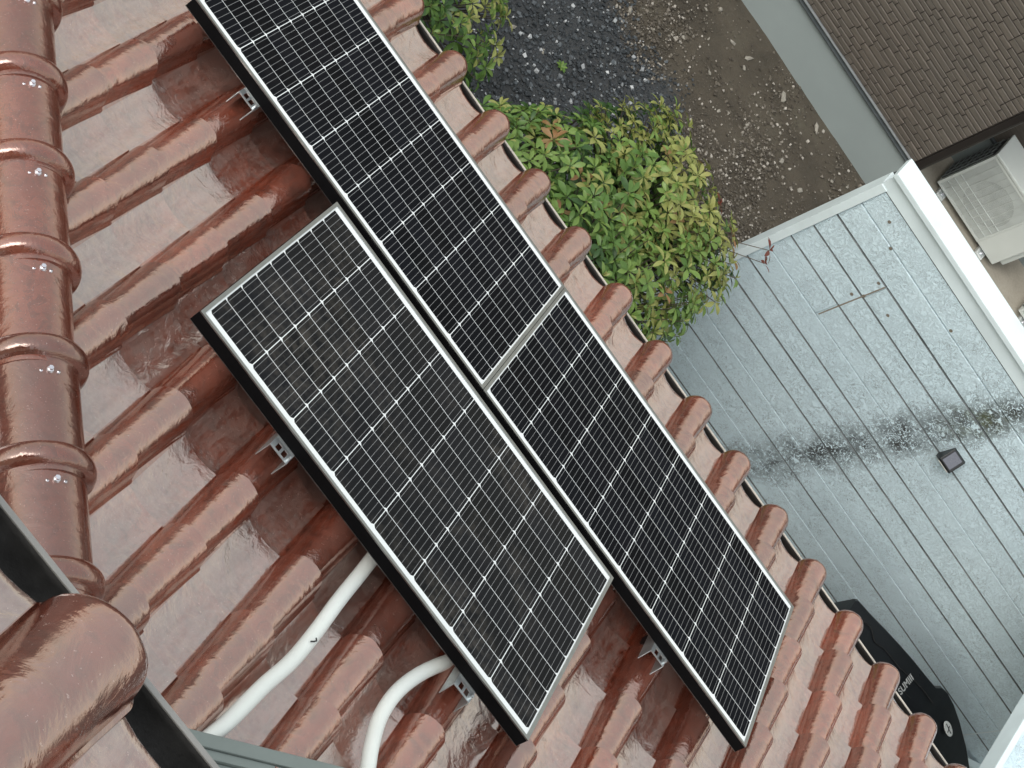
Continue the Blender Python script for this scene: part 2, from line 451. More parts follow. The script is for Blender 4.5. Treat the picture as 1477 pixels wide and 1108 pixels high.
wl = MB(); wl.box(-1.5, 1.6, -6.0, -3.12, 2.9, eZ - .15); tag(wl.build('upper_wall', M_plaster), 'cream plastered wall of the upper storey under the upper eave', 'wall')

# ---------------------------------------------------------------- solar panels
CA = .1845; CB = CA / 2; NR, NC = 8, 9
def panel(u0, v0, label, sd):
    T = PW @ Matrix.Translation((u0, v0, 0)); p = empty('solar_module', T)
    tag(p, label, 'solar panel', 'solar panels on the tiled roof')
    eu, ev = .0155, .034; W = NR * CA; H = NC * CB; lip = .0115
    bs = MB(); bs.box(-eu + .003, W + eu - .003, -ev + .003, H + ev - .003, -.009, -.0036); bs.build('backsheet', M_back, p, T)
    for nm, (a0, a1, b0, b1), (c0, c1, d0, d1) in (
        ('frame_rail', (-eu, W+eu, -ev, -ev+lip), (-eu, W+eu, -ev, -ev+.0015)),
        ('frame_rail', (-eu, W+eu, H+ev-lip, H+ev), (-eu, W+eu, H+ev-.0015, H+ev)),
        ('frame_rail', (-eu, -eu+lip, -ev+lip, H+ev-lip), (-eu, -eu+.0015, -ev+lip, H+ev-lip)),
        ('frame_rail', (W+eu-lip, W+eu, -ev+lip, H+ev-lip), (W+eu-.0015, W+eu, -ev+lip, H+ev-lip))):
        f = MB(); f.box(a0, a1, b0, b1, -.0045, .0)
        f.box(c0, c1, d0, d1, -.045, -.0048, mi=1)
        f.build(nm, [M_frame, M_frame_side], p, T)
    # dark inner edge on the upslope side (a ledge that reads as a thin line half-way down the frame side)
    f = MB(); f.box(-eu, W+eu, -ev-.0012, -ev-.0002, -.0455, -.0440); f.build('frame_ledge', M_frame, p, T)
    ch = .0085; a = .0913; b = .0456
    return p, T
def cell_mesh(mat):
    w, h, ch = .1818, .0896, .008
    poly = [(0+ch, 0), (w-ch, 0), (w, ch), (w, h), (0, h), (0, ch)]
    mb = MB(); mb.prism(poly, 0, .0002); me = mb.mesh('cell', mat)
    bm = bmesh.new(); bm.from_mesh(me); bmesh.ops.recalc_face_normals(bm, faces=bm.faces[:]); bm.to_mesh(me); bm.free()
    return me
cellms = [cell_mesh(M_cell), cell_mesh(M_cell_reflect)]
def fill_cells(p, T, cellm):
    for i in range(NR):
        for j in range(NC):
            L = T @ Matrix.Translation((i*CA + (CA-.1816)/2 + rnd.uniform(-.0002, .0002), j*CB + (CB-.0894)/2, -.0035))
            link('cell', cellm, p, L)
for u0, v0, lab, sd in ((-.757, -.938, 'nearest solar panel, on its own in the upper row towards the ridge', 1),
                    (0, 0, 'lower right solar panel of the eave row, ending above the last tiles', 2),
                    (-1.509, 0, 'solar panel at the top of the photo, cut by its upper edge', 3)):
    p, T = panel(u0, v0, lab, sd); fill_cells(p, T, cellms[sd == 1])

# mounting rails with an inverted U section running down the slope, and tile hooks
def rail(u, v0, v1, label):
    T = PW @ Matrix.Translation((u, v0, 0)); r = empty('mounting_rail', T); tag(r, label, 'rail', 'mounting rails under the panels')
    L = v1 - v0; w = .036; t = .0025; top = -.047; h = .052
    m = MB()
    # top flange with two slots at the open end
    m.box(-w, -w+.016, 0, L, top-t, top); m.box(w-.016, w, 0, L, top-t, top)
    m.box(-w+.016, w-.016, 0, .008, top-t, top); m.box(-w+.016, w-.016, .034, L, top-t, top)
    m.box(-.004, .004, .008, .034, top-t, top)
    m.build('top_flange', M_galv, r, T)
    for s in (-1, 1):
        x0, x1 = (-w, -w+t) if s < 0 else (w-t, w)
        l = MB(); l.prism([(0, top-t), (L, top-t), (L, top-h), (.03, top-h), (-.012, top-h)], x0, x1, Matrix(((0,0,1,0),(1,0,0,0),(0,1,0,0),(0,0,0,1))))
        l.build('side_flange', M_galv, r, T)
    b = MB(); b.box(w-.010, w-.004, .012, .022, top, top+.014); b.build('end_tab', M_galv, r, T)
    for vv in (.12, L - .3):
        k = MB(); k.box(-.02, .02, vv, vv+.05, -.150, top-t-.001); k.build('tile_hook', M_rail, r, T)
rail(-.342, -1.022, -.10, 'galvanised mounting rail end beside the upper left side of the nearest panel')
rail(.502, -1.022, -.10, 'galvanised mounting rail end beside the curved white conduit')
rail(1.051, -.078, .82, 'galvanised mounting rail end beside the lower right panel')
rail(-1.184, -.078, .82, 'galvanised mounting rail end beside the top solar panel')
rail(-.70, -.068, .82, 'mounting rail end almost hidden above the far corner of the nearest panel')

# ---------------------------------------------------------------- conduits
def smooth_path(pts, n=6):
    P = [Vector(p) for p in pts]; out = []
    for i in range(len(P)-1):
        p0 = P[max(i-1, 0)]; p1 = P[i]; p2 = P[i+1]; p3 = P[min(i+2, len(P)-1)]
        for k in range(n):
            t = k/n
            out.append(.5*((2*p1)+(-p0+p2)*t+(2*p0-5*p1+4*p2-p3)*t*t+(-p0+3*p1-3*p2+p3)*t**3))
    out.append(P[-1]); return out
def conduit(pts, label, r=.0218):
    P = smooth_path([PW @ Vector(p) for p in pts])
    m = MB(); m.tube(P, r, 20)
    o = m.build('conduit', M_pvc, smooth=True); tag(o, label, 'conduit', 'white plastic conduits on the tiles'); return o
conduit([(.085, -.70, -.145), (.085, -.912, -.145), (.083, -1.077, -.145), (.086, -1.246, -.145), (.081, -1.388, -.142), (.063, -1.525, -.142), (.048, -1.696, -.142), (.030, -1.82, -.15), (.02, -1.95, -.17)], 'long white conduit running from under the nearest panel to the grey trim')
conduit([(.55, -.70, -.15), (.500, -.780, -.147), (.448, -.885, -.143), (.401, -1.013, -.14), (.376, -1.135, -.14), (.377, -1.247, -.14), (.402, -1.345, -.14), (.436, -1.43, -.14), (.48, -1.56, -.14)], 'short curved white conduit beside the bottom corner of the nearest panel')
kn = PW @ Vector((.088, -1.30, -.118))
o = MB().tube([kn + Vector((-.006, -.004, 0)), kn + Vector((0, .002, .003)), kn + Vector((.004, .010, .002)), kn + Vector((-.001, .016, -.002))], .0022, 6).build('cable_tie_tail', M_black_rub, smooth=True)
tag(o, 'tiny black curl stuck on the long white conduit', 'cable tie')

# ---------------------------------------------------------------- grey trim near the upper wall
def grey_trim():
    a = PW @ Vector((-.42, -2.16, -.045)); b = PW @ Vector((.52, -1.365, -.145))
    a = PW @ Vector((-.035 - .395*1.2, -1.856 - .341*1.2, -.10)); b = PW @ Vector((.36 + .395*1.0, -1.515 + .341*1.0, -.10))
    d = (b - a); L = d.length; x = d.normalized(); n = (PW.to_3x3() @ Vector((0, 0, 1))); y = n.cross(x).normalized(); z = x.cross(y)
    T = Matrix((x, y, z)).transposed().to_4x4(); T.translation = a
    g = empty('grey_trim', T); tag(g, 'grey green stepped metal trim lying over the tiles by the upper wall', 'trim')
    MB().box(0, L, -.036, 0, -.02, .0).build('top_face', M_greymetal, g, T, bevel=.002)
    MB().box(0, L, -.060, -.037, -.028, -.008).build('groove_face', M_greymetal, g, T, bevel=.0015)
    MB().box(0, L, -.30, -.061, -.10, -.020).build('body', M_greymetal, g, T, bevel=.002)
    for q in (.865, .89):
        k = MB(); k.box(q*L-.006, q*L+.007, -.020 - (.03 if q > .88 else 0), -.010 - (.03 if q > .88 else 0), .0, .006); k.build('clip', M_pvc, g, T, bevel=.001)
grey_trim()

# ---------------------------------------------------------------- ground
def ground_mat():
    m = NT('bare_soil'); v = m.geo()
    f = m.noise(v, 3.0, 8, .6); f2 = m.noise(v, 60, 8, .75); f3 = m.noise(v, 260, 4, .7)
    c = m.ramp(f, [(.3, (.046, .038, .026)), (.55, (.086, .071, .050)), (.75, (.112, .102, .072))])
    sp = m.n('ShaderNodeSeparateXYZ'); m.l(v, sp.inputs[0])
    edge = m.math('ADD', m.math('MULTIPLY', m.math('MAXIMUM', m.math('SUBTRACT', sp.outputs[0], .2), 0.0), .9), m.math('ADD', sp.outputs[1], m.math('MULTIPLY', f, -.5)))
    c = m.mix(m.ramp(m.math('SUBTRACT', edge, 5.0), [(.45, 1), (.72, 0)]), c, (.040, .046, .052))
    c = m.mix(m.ramp(f2, [(.45, 0.0), (.75, .7)]), c, (.10, .094, .080))
    c = m.mix(m.ramp(f3, [(.62, 0.0), (.70, .8)]), c, (.22, .20, .18))
    m.bump(m.math('ADD', f2, m.math('MULTIPLY', f3, .5)), .8, .02); m.set(Base_Color=c, Roughness=.85); return m.m
M_soil = ground_mat()
def concrete_mat(name, a, b):
    m = NT(name); v = m.geo(); f = m.noise(v, 2.2, 7, .6); f2 = m.noise(v, 55, 6, .7)
    c = m.mix(f2, m.ramp(f, [(.35, a), (.68, b)]), (.3, .28, .25)) if False else m.ramp(m.math('ADD', m.math('MULTIPLY', f, .75), m.math('MULTIPLY', f2, .25)), [(.35, a), (.65, b)])
    m.bump(f2, .3, .004); m.set(Base_Color=c, Roughness=.8); return m.m
M_conc = concrete_mat('pale_concrete', (.24, .22, .18), (.42, .39, .33))
M_asph = concrete_mat('dark_asphalt', (.035, .036, .036), (.075, .075, .072))
def grid(name, x0, x1, y0, y1, z, nx, ny, mat, amp=0, kind='structure', seed=0):
    V = []; F = []
    for j in range(ny+1):
        for i in range(nx+1):
            x = x0+(x1-x0)*i/nx; y = y0+(y1-y0)*j/ny
            V.append((x, y, z + amp*(noise.noise((x*2.3+seed, y*2.3, 0)) + .5*noise.noise((x*9, y*9, 3)))))
    for j in range(ny):
        for i in range(nx):
            a = j*(nx+1)+i; F.append((a, a+1, a+nx+2, a+nx+1))
    o = link(name, mesh_from(name, V, F, mat, True)); o['kind'] = kind; return o
grid('ground', -300, 300, -300, 300, -.03, 8, 8, M_asph)
grid('soil_yard', -6, 6.5, 1.0, 7.03, -.002, 160, 90, M_soil, .012)
g = MB(); g.box(1.85, 6.5, 4.66, 8.6, -.10, .035); o = g.build('concrete_pad', M_conc); o['kind'] = 'structure'
# loose stones
def stone_v(r, s, flat=.6):
    # distorted octahedron-ish stone with 8 verts
    V = []
    for x in (-1, 1):
        for y in (-1, 1):
            for z in (-1, 1):
                k = s * r.uniform(.55, 1.0); V.append((x*k*r.uniform(.7, 1.1), y*k*r.uniform(.5, .95), z*k*flat*r.uniform(.6, 1)))
    a = r.uniform(0, 2*PI); t = r.uniform(-.5, .5)
    R = Matrix.Rotation(a, 3, 'Z') @ Matrix.Rotation(t, 3, 'X')
    return [R @ Vector(v) for v in V]
SF = [(0,1,3,2),(4,6,7,5),(0,4,5,1),(2,3,7,6),(0,2,6,4),(1,5,7,3)]
def stone_mat(name, a, b, c):
    m = NT(name); v = m.geo(); at = m.n('ShaderNodeAttribute'); at.attribute_name = 'tone'
    cc = m.ramp(at.outputs['Fac'], [(0, a), (.72, b), (1, c)])
    f = m.noise(v, 120, 4); cc = m.mix(m.ramp(f, [(.3, .0), (.8, .35)]), cc, (.02, .02, .02))
    m.set(Base_Color=cc, Roughness=.62); return m.m
M_gravel = stone_mat('crushed_stone', (.026, .032, .037), (.115, .132, .145), (.50, .52, .53))
M_peb = stone_mat('soil_pebble', (.060, .050, .038), (.17, .150, .12), (.48, .45, .40))
def scatter(name, count, region, smin, smax, mat, z, flat=.6, seed=1, power=1.0, tone_pow=2.2):
    r = random.Random(seed); V = []; F = []; tone = []
    n = 0
    while n < count:
        x, y, ok = region(r)
        if not ok: continue
        s = smin + (smax-smin) * r.random() ** (2.0*power)
        b = len(V); zz = z + s*flat*.35
        V += [(p.x+x, p.y+y, p.z+zz) for p in stone_v(r, s, flat)]
        F += [tuple(b+i for i in f) for f in SF]; tone += [min(1, r.random() ** tone_pow * 1.02)] * 8; n += 1
    me = mesh_from(name, V, F, mat); at = me.attributes.new('tone', 'FLOAT', 'POINT'); at.data.foreach_set('value', tone)
    o = link(name, me); o['kind'] = 'stuff'; return o
def bound(x):      # border between grey gravel and soil
    return 5.86 - .10 * max(x, -1) + .06*math.sin(7*x) if x > -.7 else 5.95
def reg_gravel(r):
    x = r.uniform(-3.2, 1.35); y = r.uniform(1.7, 6.1); b = bound(x)
    if x > .2: b -= (x-.2)*.9
    return x, y, y < b + r.gauss(0, .10)
def reg_soil(r):
    x = r.uniform(-3, 2.1); y = r.uniform(4.6, 7.0); b = bound(x)
    if x > .2: b -= (x-.2)*.9
    dens = .25 + .75*(noise.noise((x*1.7, y*1.7, 5)) > -.05)
    if y > 6.35 and x > -.6: dens *= .35
    return x, y, (y > b - .12 + r.gauss(0, .08)) and r.random() < dens
scatter('gravel', 34000, reg_gravel, .0055, .019, M_gravel, .004, .65, 3, 1.15, 3.2)
scatter('pebbles', 20000, reg_soil, .003, .015, M_peb, .004, .6, 5, 1.5, 1.7)
STN = []
M_stone = simple('pale_stone', (.26, .245, .21), .8, 0, .2, 60, .3)
for i, (x, y) in enumerate([(-.13, 6.62), (-.06, 6.75), (.05, 6.46), (.18, 6.65), (.35, 6.70), (.74, 6.78), (1.09, 6.90), (.49, 6.11), (.71, 6.28), (1.09, 6.29), (1.33, 6.35), (1.08, 6.37), (.24, 6.26), (1.58, 6.82), (.92, 6.53), (.38, 6.60), (-.46, 5.94), (-.26, 6.02), (-.08, 6.24), (-.82, 4.72), (1.46, 6.71), (.55, 6.18), (-.6, 5.0), (-.7, 4.45), (.1, 5.1), (-.85, 4.9)]):
    r = random.Random(100+i); s = r.uniform(.015, .030) if i not in (5, 6) else .044
    V = []; 
    me = bpy.data.meshes.new('stone'); bm = bmesh.new(); bmesh.ops.create_icosphere(bm, subdivisions=1, radius=1)
    e = (r.uniform(.8, 1.3), r.uniform(.45, .8), r.uniform(.35, .5)); ang = r.uniform(0, PI)
    if i in (5, 6): e = (1.15, .5, .3); ang = -1.0
    for v in bm.verts:
        k = 1 + .75*noise.noise(v.co*1.6 + Vector((i*7, 0, 0))); v.co = Vector((round(v.co.x*k*2.2)/2.2*.5+v.co.x*k*.5, v.co.y*k, v.co.z*k)); v.co = Vector((v.co.x*e[0], v.co.y*e[1], v.co.z*e[2]))*s
    bmesh.ops.rotate(bm, verts=bm.verts[:], cent=(0,0,0), matrix=Matrix.Rotation(ang, 3, 'Z')); bm.to_mesh(me); bm.free(); me.materials.append(M_stone)
    o = link('stone', me, None, Matrix.Translation((x, y, s*e[2]*.6)))
    zone = ('by the foundation band' if y > 6.66 else 'on bare soil') if y > 6.15 else ('at the gravel edge' if y > 5.6 else 'on the dark gravel')
    size = 'long flat' if i in (5, 6) else ('large' if s > .025 else ('small' if s < .020 else 'middling'))
    refs = [((1.6, 6.9), 'the brown house corner'), ((.9, 4.0), 'the siding wall corner'), ((-.45, 5.05), 'the tiny weed'), ((-.1, 7.0), 'the photo top edge')]
    dist, ref = min((math.hypot(x-q[0][0], y-q[0][1]), q[1]) for q in refs)
    shape = 'elongated' if e[0]/e[1] > 1.9 else ('roundish' if e[0]/e[1] < 1.45 else 'angular')
    STN.append((o, size, shape, zone, ref, dist)); lab = 'pale stone'
    tag(o, lab, 'stone', 'pale stones on the ground')

ORD = ['nearest', 'second nearest', 'third nearest', 'fourth nearest', 'fifth nearest', 'sixth nearest', 'seventh nearest', 'eighth nearest', 'ninth nearest', 'tenth nearest', 'eleventh nearest', 'twelfth nearest', 'thirteenth nearest']
for ref in {q[4] for q in STN}:
    for k, (o, size, shape, zone, _, dist) in enumerate(sorted([q for q in STN if q[4] == ref], key=lambda q: q[5])):
        o['label'] = '%s pale stone %s, %s to %s' % (size if size == 'long flat' else size + ' ' + shape, zone, ORD[min(k, 12)], ref)

# ---------------------------------------------------------------- neighbour house (brown siding)
M_found = simple('grey_foundation_render', (.275, .320, .320), .7, 0, .04, 3, .08)
M_flash = simple('grey_flashing', (.10, .115, .12), .35, .4, .1, 8)
def brown_mat():
    m = NT('brown_siding'); v = m.geo((1, 1, 1)); oi = m.n('ShaderNodeObjectInfo')
    st = m.n('ShaderNodeVectorMath', operation='MULTIPLY'); st.inputs[1].default_value = (8, 8, 90); m.l(v, st.inputs[0])
    f = m.noise(st.outputs[0], 1.0, 6, .6); f2 = m.noise(v, 2.0, 5)
    c = m.ramp(f, [(.3, (.082, .068, .056)), (.7, (.145, .120, .098))])
    c = m.mix(m.math('MULTIPLY', f2, .4), c, (.115, .122, .112))
    c = m.mix(1.0, c, m.ramp(oi.outputs['Random'], [(0, (.92, .92, .92)), (1, (1.08, 1.07, 1.06))]), 'MULTIPLY')
    m.bump(f, .5, .004); m.set(Base_Color=c, Roughness=.6); return m.m
M_brown = brown_mat()
M_mortar = simple('siding_joint', (.040, .033, .028), .8)
hx1, hy = 1.68, 7.02
house = empty('neighbour_house', Matrix.Translation((0, hy, 0))); tag(house, 'neighbouring house with brown textured siding above a smooth grey foundation band', 'house')
MB().box(-4.0, hx1, hy, 12, -.1, .44).build('foundation', M_found, house)
MB().box(-4.0, hx1+.015, hy-.030, hy+.01, .442, .456).build('flashing', M_flash, house, bevel=.002)
MB().box(-4.0, hx1+.015, hy-.016, hy+.01, .470, .482).build('flashing', simple('flashing_edge', (.30, .32, .33), .35, .3), house, bevel=.002)
MB().box(-4.0, hx1-.001, hy+.004, 12, .457, 2.95).build('wall', M_mortar, house)
blocks = {}
def block_mesh(w, h, d):
    key = (round(w, 2), round(h, 3), round(d, 3))
    if key in blocks: return blocks[key]
    w, h, d = key; g = .0035; b = .003; V = []
    for (yy, i) in ((0, 0), (-d+b, 0), (-d, b)):
        V += [(g+i, yy, g+i), (w-g-i, yy, g+i), (w-g-i, yy - (.0025 if yy < 0 else 0), h-g-i), (g+i, yy-(.0025 if yy < 0 else 0), h-g-i)]
    F = [(8, 9, 10, 11)]
    for a in (0, 4):
        for k in range(4): F.append((a+k, a+(k+1) % 4, a+4+(k+1) % 4, a+4+k))
    me = mesh_from('siding_block', V, F, M_brown); blocks[key] = me; return me
r = random.Random(4); near = []; far = []
z = .484; row = 0
while z < 2.88:
    h = r.choice([.040, .046, .054]); x = hx1 - .004
    while x > -2.2:
        w = round(r.choice([.08, .11, .14, .16, .19, .22]), 2); x -= w
        rec = (x, z, w, h, r.choice([.005, .008, .011]))
        # what shows largest: close to the corner and low
        (near if (x > .15 and z < 2.1 and (z - .48) < (x + .35) * 1.3) else far).append(rec)
    z += h
near.sort(key=lambda q: (q[1] - .48) * 1.0 - q[0] * .6)
far += near[300:]; near = near[:300]
for x, zz, w, h, dd in near:
    link('siding_block', block_mesh(w, h, dd), house, Matrix.Translation((x, hy+.003, zz)))
bm = bmesh.new()
for x, zz, w, h, dd in far:
    me = block_mesh(w, h, dd); n0 = len(bm.verts); bm.from_mesh(me); bm.verts.ensure_lookup_table()
    for v in bm.verts[n0:]: v.co += Vector((x, hy+.003, zz))
me = bpy.data.meshes.new('siding_blocks'); bm.to_mesh(me); bm.free(); me.materials.append(M_brown)
o = link('siding_blocks', me, house, Matrix.Identity(4)); o['kind'] = 'stuff'
M_dkb = simple('dark_brown_trim', (.014, .011, .010), .45)
MB().box(hx1, hx1+.055, hy-.012, hy+.06, .46, 2.95).build('corner_trim', M_dkb, house, bevel=.003)
MB().box(-4.1, hx1+.15, hy-.25, 12, 2.95, 3.05).build('roof', M_dkb, house)
# set-back wall of the same house
MB().box(hx1, 7.0, 8.05, 12, -.1, .44).build('foundation', M_found, house)
MB().box(hx1, 7.0, 8.02, 8.06, .442, .460).build('flashing', M_flash, house)
MB().box(hx1, 7.0, 8.052, 12, .461, 2.95).build('wall', M_brown, house)
dp = MB(); dp.tube([(1.80, 7.35, 0), (1.80, 7.35, 2.9)], .035, 14); tag(dp.build('downpipe', M_dkb, smooth=True), 'dark brown downpipe in the recess beside the brown siding corner', 'downpipe')

# ---------------------------------------------------------------- air conditioner outdoor units
M_ac = simple('ac_ivory_steel', (.56, .60, .575), .45, 0, .03, 5)
M_acd = simple('ac_grille_dark', (.035, .038, .038), .6)
M_acg = simple('ac_grille_wire', (.52, .56, .54), .4)
def ac_unit(x, y, label, first=None):
    T = Matrix.Translation((x, y, .035)); a = empty('air_conditioner', T); tag(a, label, 'air conditioner', 'outdoor air conditioner units')
    W, D, H = .80, .30, .60; z0 = .065; gw = .585
    b = MB(); b.box(0, W, .012, D, z0, z0+H-.02); b.build('casing', M_ac, a, T, bevel=.006)
    t = MB(); t.box(-.008, W+.008, -.010, D+.008, z0+H-.022, z0+H+.006); t.build('top_cover', M_ac, a, T, bevel=.008)
    f = MB(); f.box(gw, W, -.004, .012, z0, z0+H-.024); f.build('front_panel', M_ac, a, T, bevel=.003)
    f = MB(); f.box(0, gw-.002, -.006, .011, z0, z0+.022); f.box(0, gw-.002, -.006, .011, z0+H-.046, z0+H-.024); f.box(0, .022, -.006, .011, z0+.022, z0+H-.046); f.box(gw-.016, gw-.002, -.006, .011, z0+.022, z0+H-.046)
    f.build('grille_frame', M_ac, a, T)
    # pale slotted panel behind the grille with the round dark fan opening
    cx, cz, R = .335, z0+.27, .205; n = 48
    V = [(.022, .010, z0+.022), (gw-.016, .010, z0+.022), (gw-.016, .010, z0+H-.046), (.022, .010, z0+H-.046)]
    fan = MB(); fan.tube([(cx, .0095, cz), (cx, .0108, cz)], R, 40); fan.build('fan_opening', M_acd, a, T)
    fb = MB()
    for k in range(3):
        an = 2*PI*k/3+.3
        pts = [(cx+math.cos(an+q)*rr, .0085, cz+math.sin(an+q)*rr) for q, rr in ((0, .03), (-.25, .17), (.55, .18), (.6, .05))]
        i0 = len(fb.V); fb.V += pts; fb.V += [(p[0], p[1]+.0008, p[2]) for p in pts]; fb.F += [(i0, i0+1, i0+2, i0+3), (i0+4, i0+7, i0+6, i0+5)]; fb.I += [0, 0]
    fb.build('fan_blades', simple('fan_blade_grey', (.10, .11, .11), .5), a, T)
    g = MB(); z = z0+.026
    while z < z0+H-.05: g.box(.022, gw-.016, -.001, .0012, z, z+.0050); z += .0085
    g.build('grille_louvres', M_acg, a, T)['kind'] = 'stuff'
    g = MB()
    for k in range(1, 9): xx = .022+(gw-.04)*k/9; g.box(xx-.0028, xx+.0028, -.008, -.0014, z0+.022, z0+H-.046)
    for k in range(1, 4): zz = z0+.022+(H-.07)*k/8; g.box(.022, gw-.016, -.0075, -.0016, zz-.0028, zz+.0028)
    g.build('grille_bars', M_acg, a, T)
    # coil guard on the left side
    s = MB(); s.box(-.0055, -.001, .03, D-.02, z0+.03, z0+H-.05); s.build('coil', M_acd, a, T)
    s = MB()
    for k in range(9):
        zz = z0+.04+k*.058; s.box(-.014, -.009, .02, D-.01, zz, zz+.006)
    for k in range(4): s.box(-.016, -.0105, .03+k*.075, .036+k*.075, z0+.03, z0+H-.06)
    s.build('coil_guard', simple('guard_grey', (.16, .18, .18), .5), a, T)
    for fx in (.10, W-.13):
        q = MB(); q.box(fx-.035, fx+.045, -.060, D+.03, 0.0, .045); q.build('foot_block', simple('foot_pale', (.50, .53, .52), .6), a, T, bevel=.006)
        q = MB(); q.box(fx-.02, fx+.03, -.042, .0, .046, .054); q.build('foot_plate', M_galv, a, T)
        q = MB(); q.cyl((fx+.003, -.028, .054), (fx+.003, -.028, .070), .008, 6); q.build('bolt', M_screw, a, T)
    v = MB(); v.box(W+.001, W+.055, .04, .22, z0+.04, z0+.30); v.build('valve_cover', M_ac, a, T, bevel=.012)
ac_unit(2.05, 7.64, 'first outdoor air conditioner unit, white with a wire fan grille, beside the brown house corner')
ac_unit(3.27, 7.60, 'second outdoor air conditioner unit, almost wholly cut off by the right edge of the photo')
o = MB().tube(smooth_path([(1.86, 7.70, .06), (1.93, 7.85, .10), (1.90, 7.98, .3), (1.90, 8.0, 1.2)]), .022, 12).build('hose', simple('pipe_wrap', (.36, .37, .36), .6), smooth=True)
tag(o, 'pale wrapped pipe rising behind the air conditioner', 'pipe')

# ---------------------------------------------------------------- pale siding wall
def siding_mat():
    m = NT('pale_blue_siding'); v = m.geo()
    vo = m.n('ShaderNodeTexVoronoi', feature='SMOOTH_F1'); vo.inputs['Scale'].default_value = 26
    wv = m.n('ShaderNodeVectorMath', operation='ADD'); nn = m.n('ShaderNodeTexNoise'); nn.inputs['Scale'].default_value = 22; nn.inputs['Detail'].default_value = 3; m.l(v, nn.inputs['Vector'])
    sc = m.n('ShaderNodeVectorMath', operation='SCALE'); sc.inputs['Scale'].default_value = .07; m.l(nn.outputs['Color'], sc.inputs[0])
    m.l(v, wv.inputs[0]); m.l(sc.outputs[0], wv.inputs[1]); m.l(wv.outputs[0], vo.inputs['Vector'])
    worm = m.noise(wv.outputs[0], 34, 3, .5, 1.6)
    ridge = m.math('ABSOLUTE', m.math('SUBTRACT', worm, .5))          # thin wriggling valleys
    big = m.noise(v, 1.1, 5, .6); mid = m.noise(v, 7, 5, .65)
    sx = m.n('ShaderNodeSeparateXYZ'); m.l(v, sx.inputs[0]); x = sx.outputs[0]; z = sx.outputs[2]
    c = m.ramp(big, [(.3, (.59, .73, .79)), (.7, (.66, .80, .86))])
    grime = m.math('MULTIPLY', m.ramp(ridge, [(.0, 1), (.028, .0)]), m.ramp(mid, [(.38, .2), (.62, 1)]))
    c = m.mix(m.math('MULTIPLY', grime, .85), c, (.19, .235, .245))
    # vertical dirt run: from the base at x~2.5 up to the cap at x~2.75
    xc = m.math('MULTIPLY_ADD', z, .115, 2.253)
    dx = m.math('ABSOLUTE', m.math('SUBTRACT', x, m.math('ADD', xc, m.math('MULTIPLY', m.math('SUBTRACT', mid, .5), .25))))
    clump = m.ramp(m.noise(v, 4.5, 5, .6, .5), [(.36, .42), (.56, 1)])
    near = m.math('MULTIPLY', m.ramp(dx, [(.04, 1), (.20, .0)]), clump)
    wide = m.ramp(dx, [(.05, 1), (.75, .0)])
    mould = m.math('MULTIPLY', near, m.ramp(m.math('ADD', m.math('MULTIPLY', ridge, -7.0), m.math('MULTIPLY', m.noise(v, 12, 7, .74), 2.35)), [(.44, 0), (.52, 1)]))
    c = m.mix(m.math('MULTIPLY', mould, .95), c, (.022, .020, .017))
    m2 = m.math('MULTIPLY', wide, m.math('MULTIPLY', m.ramp(ridge, [(0, 1), (.035, 0)]), m.ramp(m.noise(v, 9, 6, .7), [(.48, 0), (.58, 1)])))
    c = m.mix(m.math('MULTIPLY', m2, .85), c, (.05, .05, .047))
    zt = m.ramp(m.math('ABSOLUTE', m.math('SUBTRACT', z, 2.06)), [(.05, 1), (.33, 0)])
    alg = m.math('MULTIPLY', m.math('MULTIPLY', m.ramp(dx, [(.0, 1), (.15, 0)]), zt), m.ramp(m.noise(v, 17, 6, .7), [(.4, 0), (.62, 1)]))
    c = m.mix(m.math('MULTIPLY', alg, .8), c, (.10, .115, .035))
    # darker, greener right end (damp) near the far joint
    damp = m.math('MULTIPLY', m.ramp(x, [(0, 0), (1, 0)]), 0.0)
    h = m.math('MULTIPLY_ADD', m.ramp(ridge, [(0, 0), (.09, 1)]), 1.0, m.math('MULTIPLY', worm, .4))
    m.bump(h, .55, .008); m.set(Base_Color=c, Roughness=.42); return m.m
M_side = siding_mat()
M_white = simple('white_trim', (.64, .73, .75), .4, 0, .09, 3.5)
M_joint = simple('siding_groove', (.115, .13, .135), .8, 0, .5, 6)
WY = 4.1; WX0 = .968
wall = empty('siding_wall', Matrix.Translation((WX0, WY, 0))); tag(wall, 'pale blue siding wall with horizontal boards, mould streaks and a broad white cap', 'wall')
MB().box(WX0+.03, 7.0, WY+.010, WY+.11, -.05, 2.51).build('core', M_joint, wall)
def board(x0, x1, z0, z1, dy=0, dirty=False):
    g = .0035
    V = []
    # section: bottom edge, face, rounded top edge that catches the light
    sec = [(.010, 0), (.0-.001, .0), (-.008, .004), (-.008, z1-z0-.005), (-.006, z1-z0-.002), (-.002, z1-z0-.001), (.010, z1-z0-.001)]
    for x in (x0, x1):
        for y, zz in sec: V.append((x, WY+y+dy, z0+zz))
    n = len(sec); F = [tuple(range(n)), tuple(range(2*n-1, n-1, -1))]
    for k in range(n): F.append((k, n+k, n+(k+1) % n, (k+1) % n))
    me = mesh_from('board', V, F, [M_side, M_joint], False, [1 if (dirty and k in (5, 6, 7)) else 0 for k in range(len(F))]); bm = bmesh.new(); bm.from_mesh(me); bmesh.ops.recalc_face_normals(bm, faces=bm.faces[:]); bm.to_mesh(me); bm.free()
    return link('board', me, wall, Matrix.Identity(4))
r = random.Random(8)
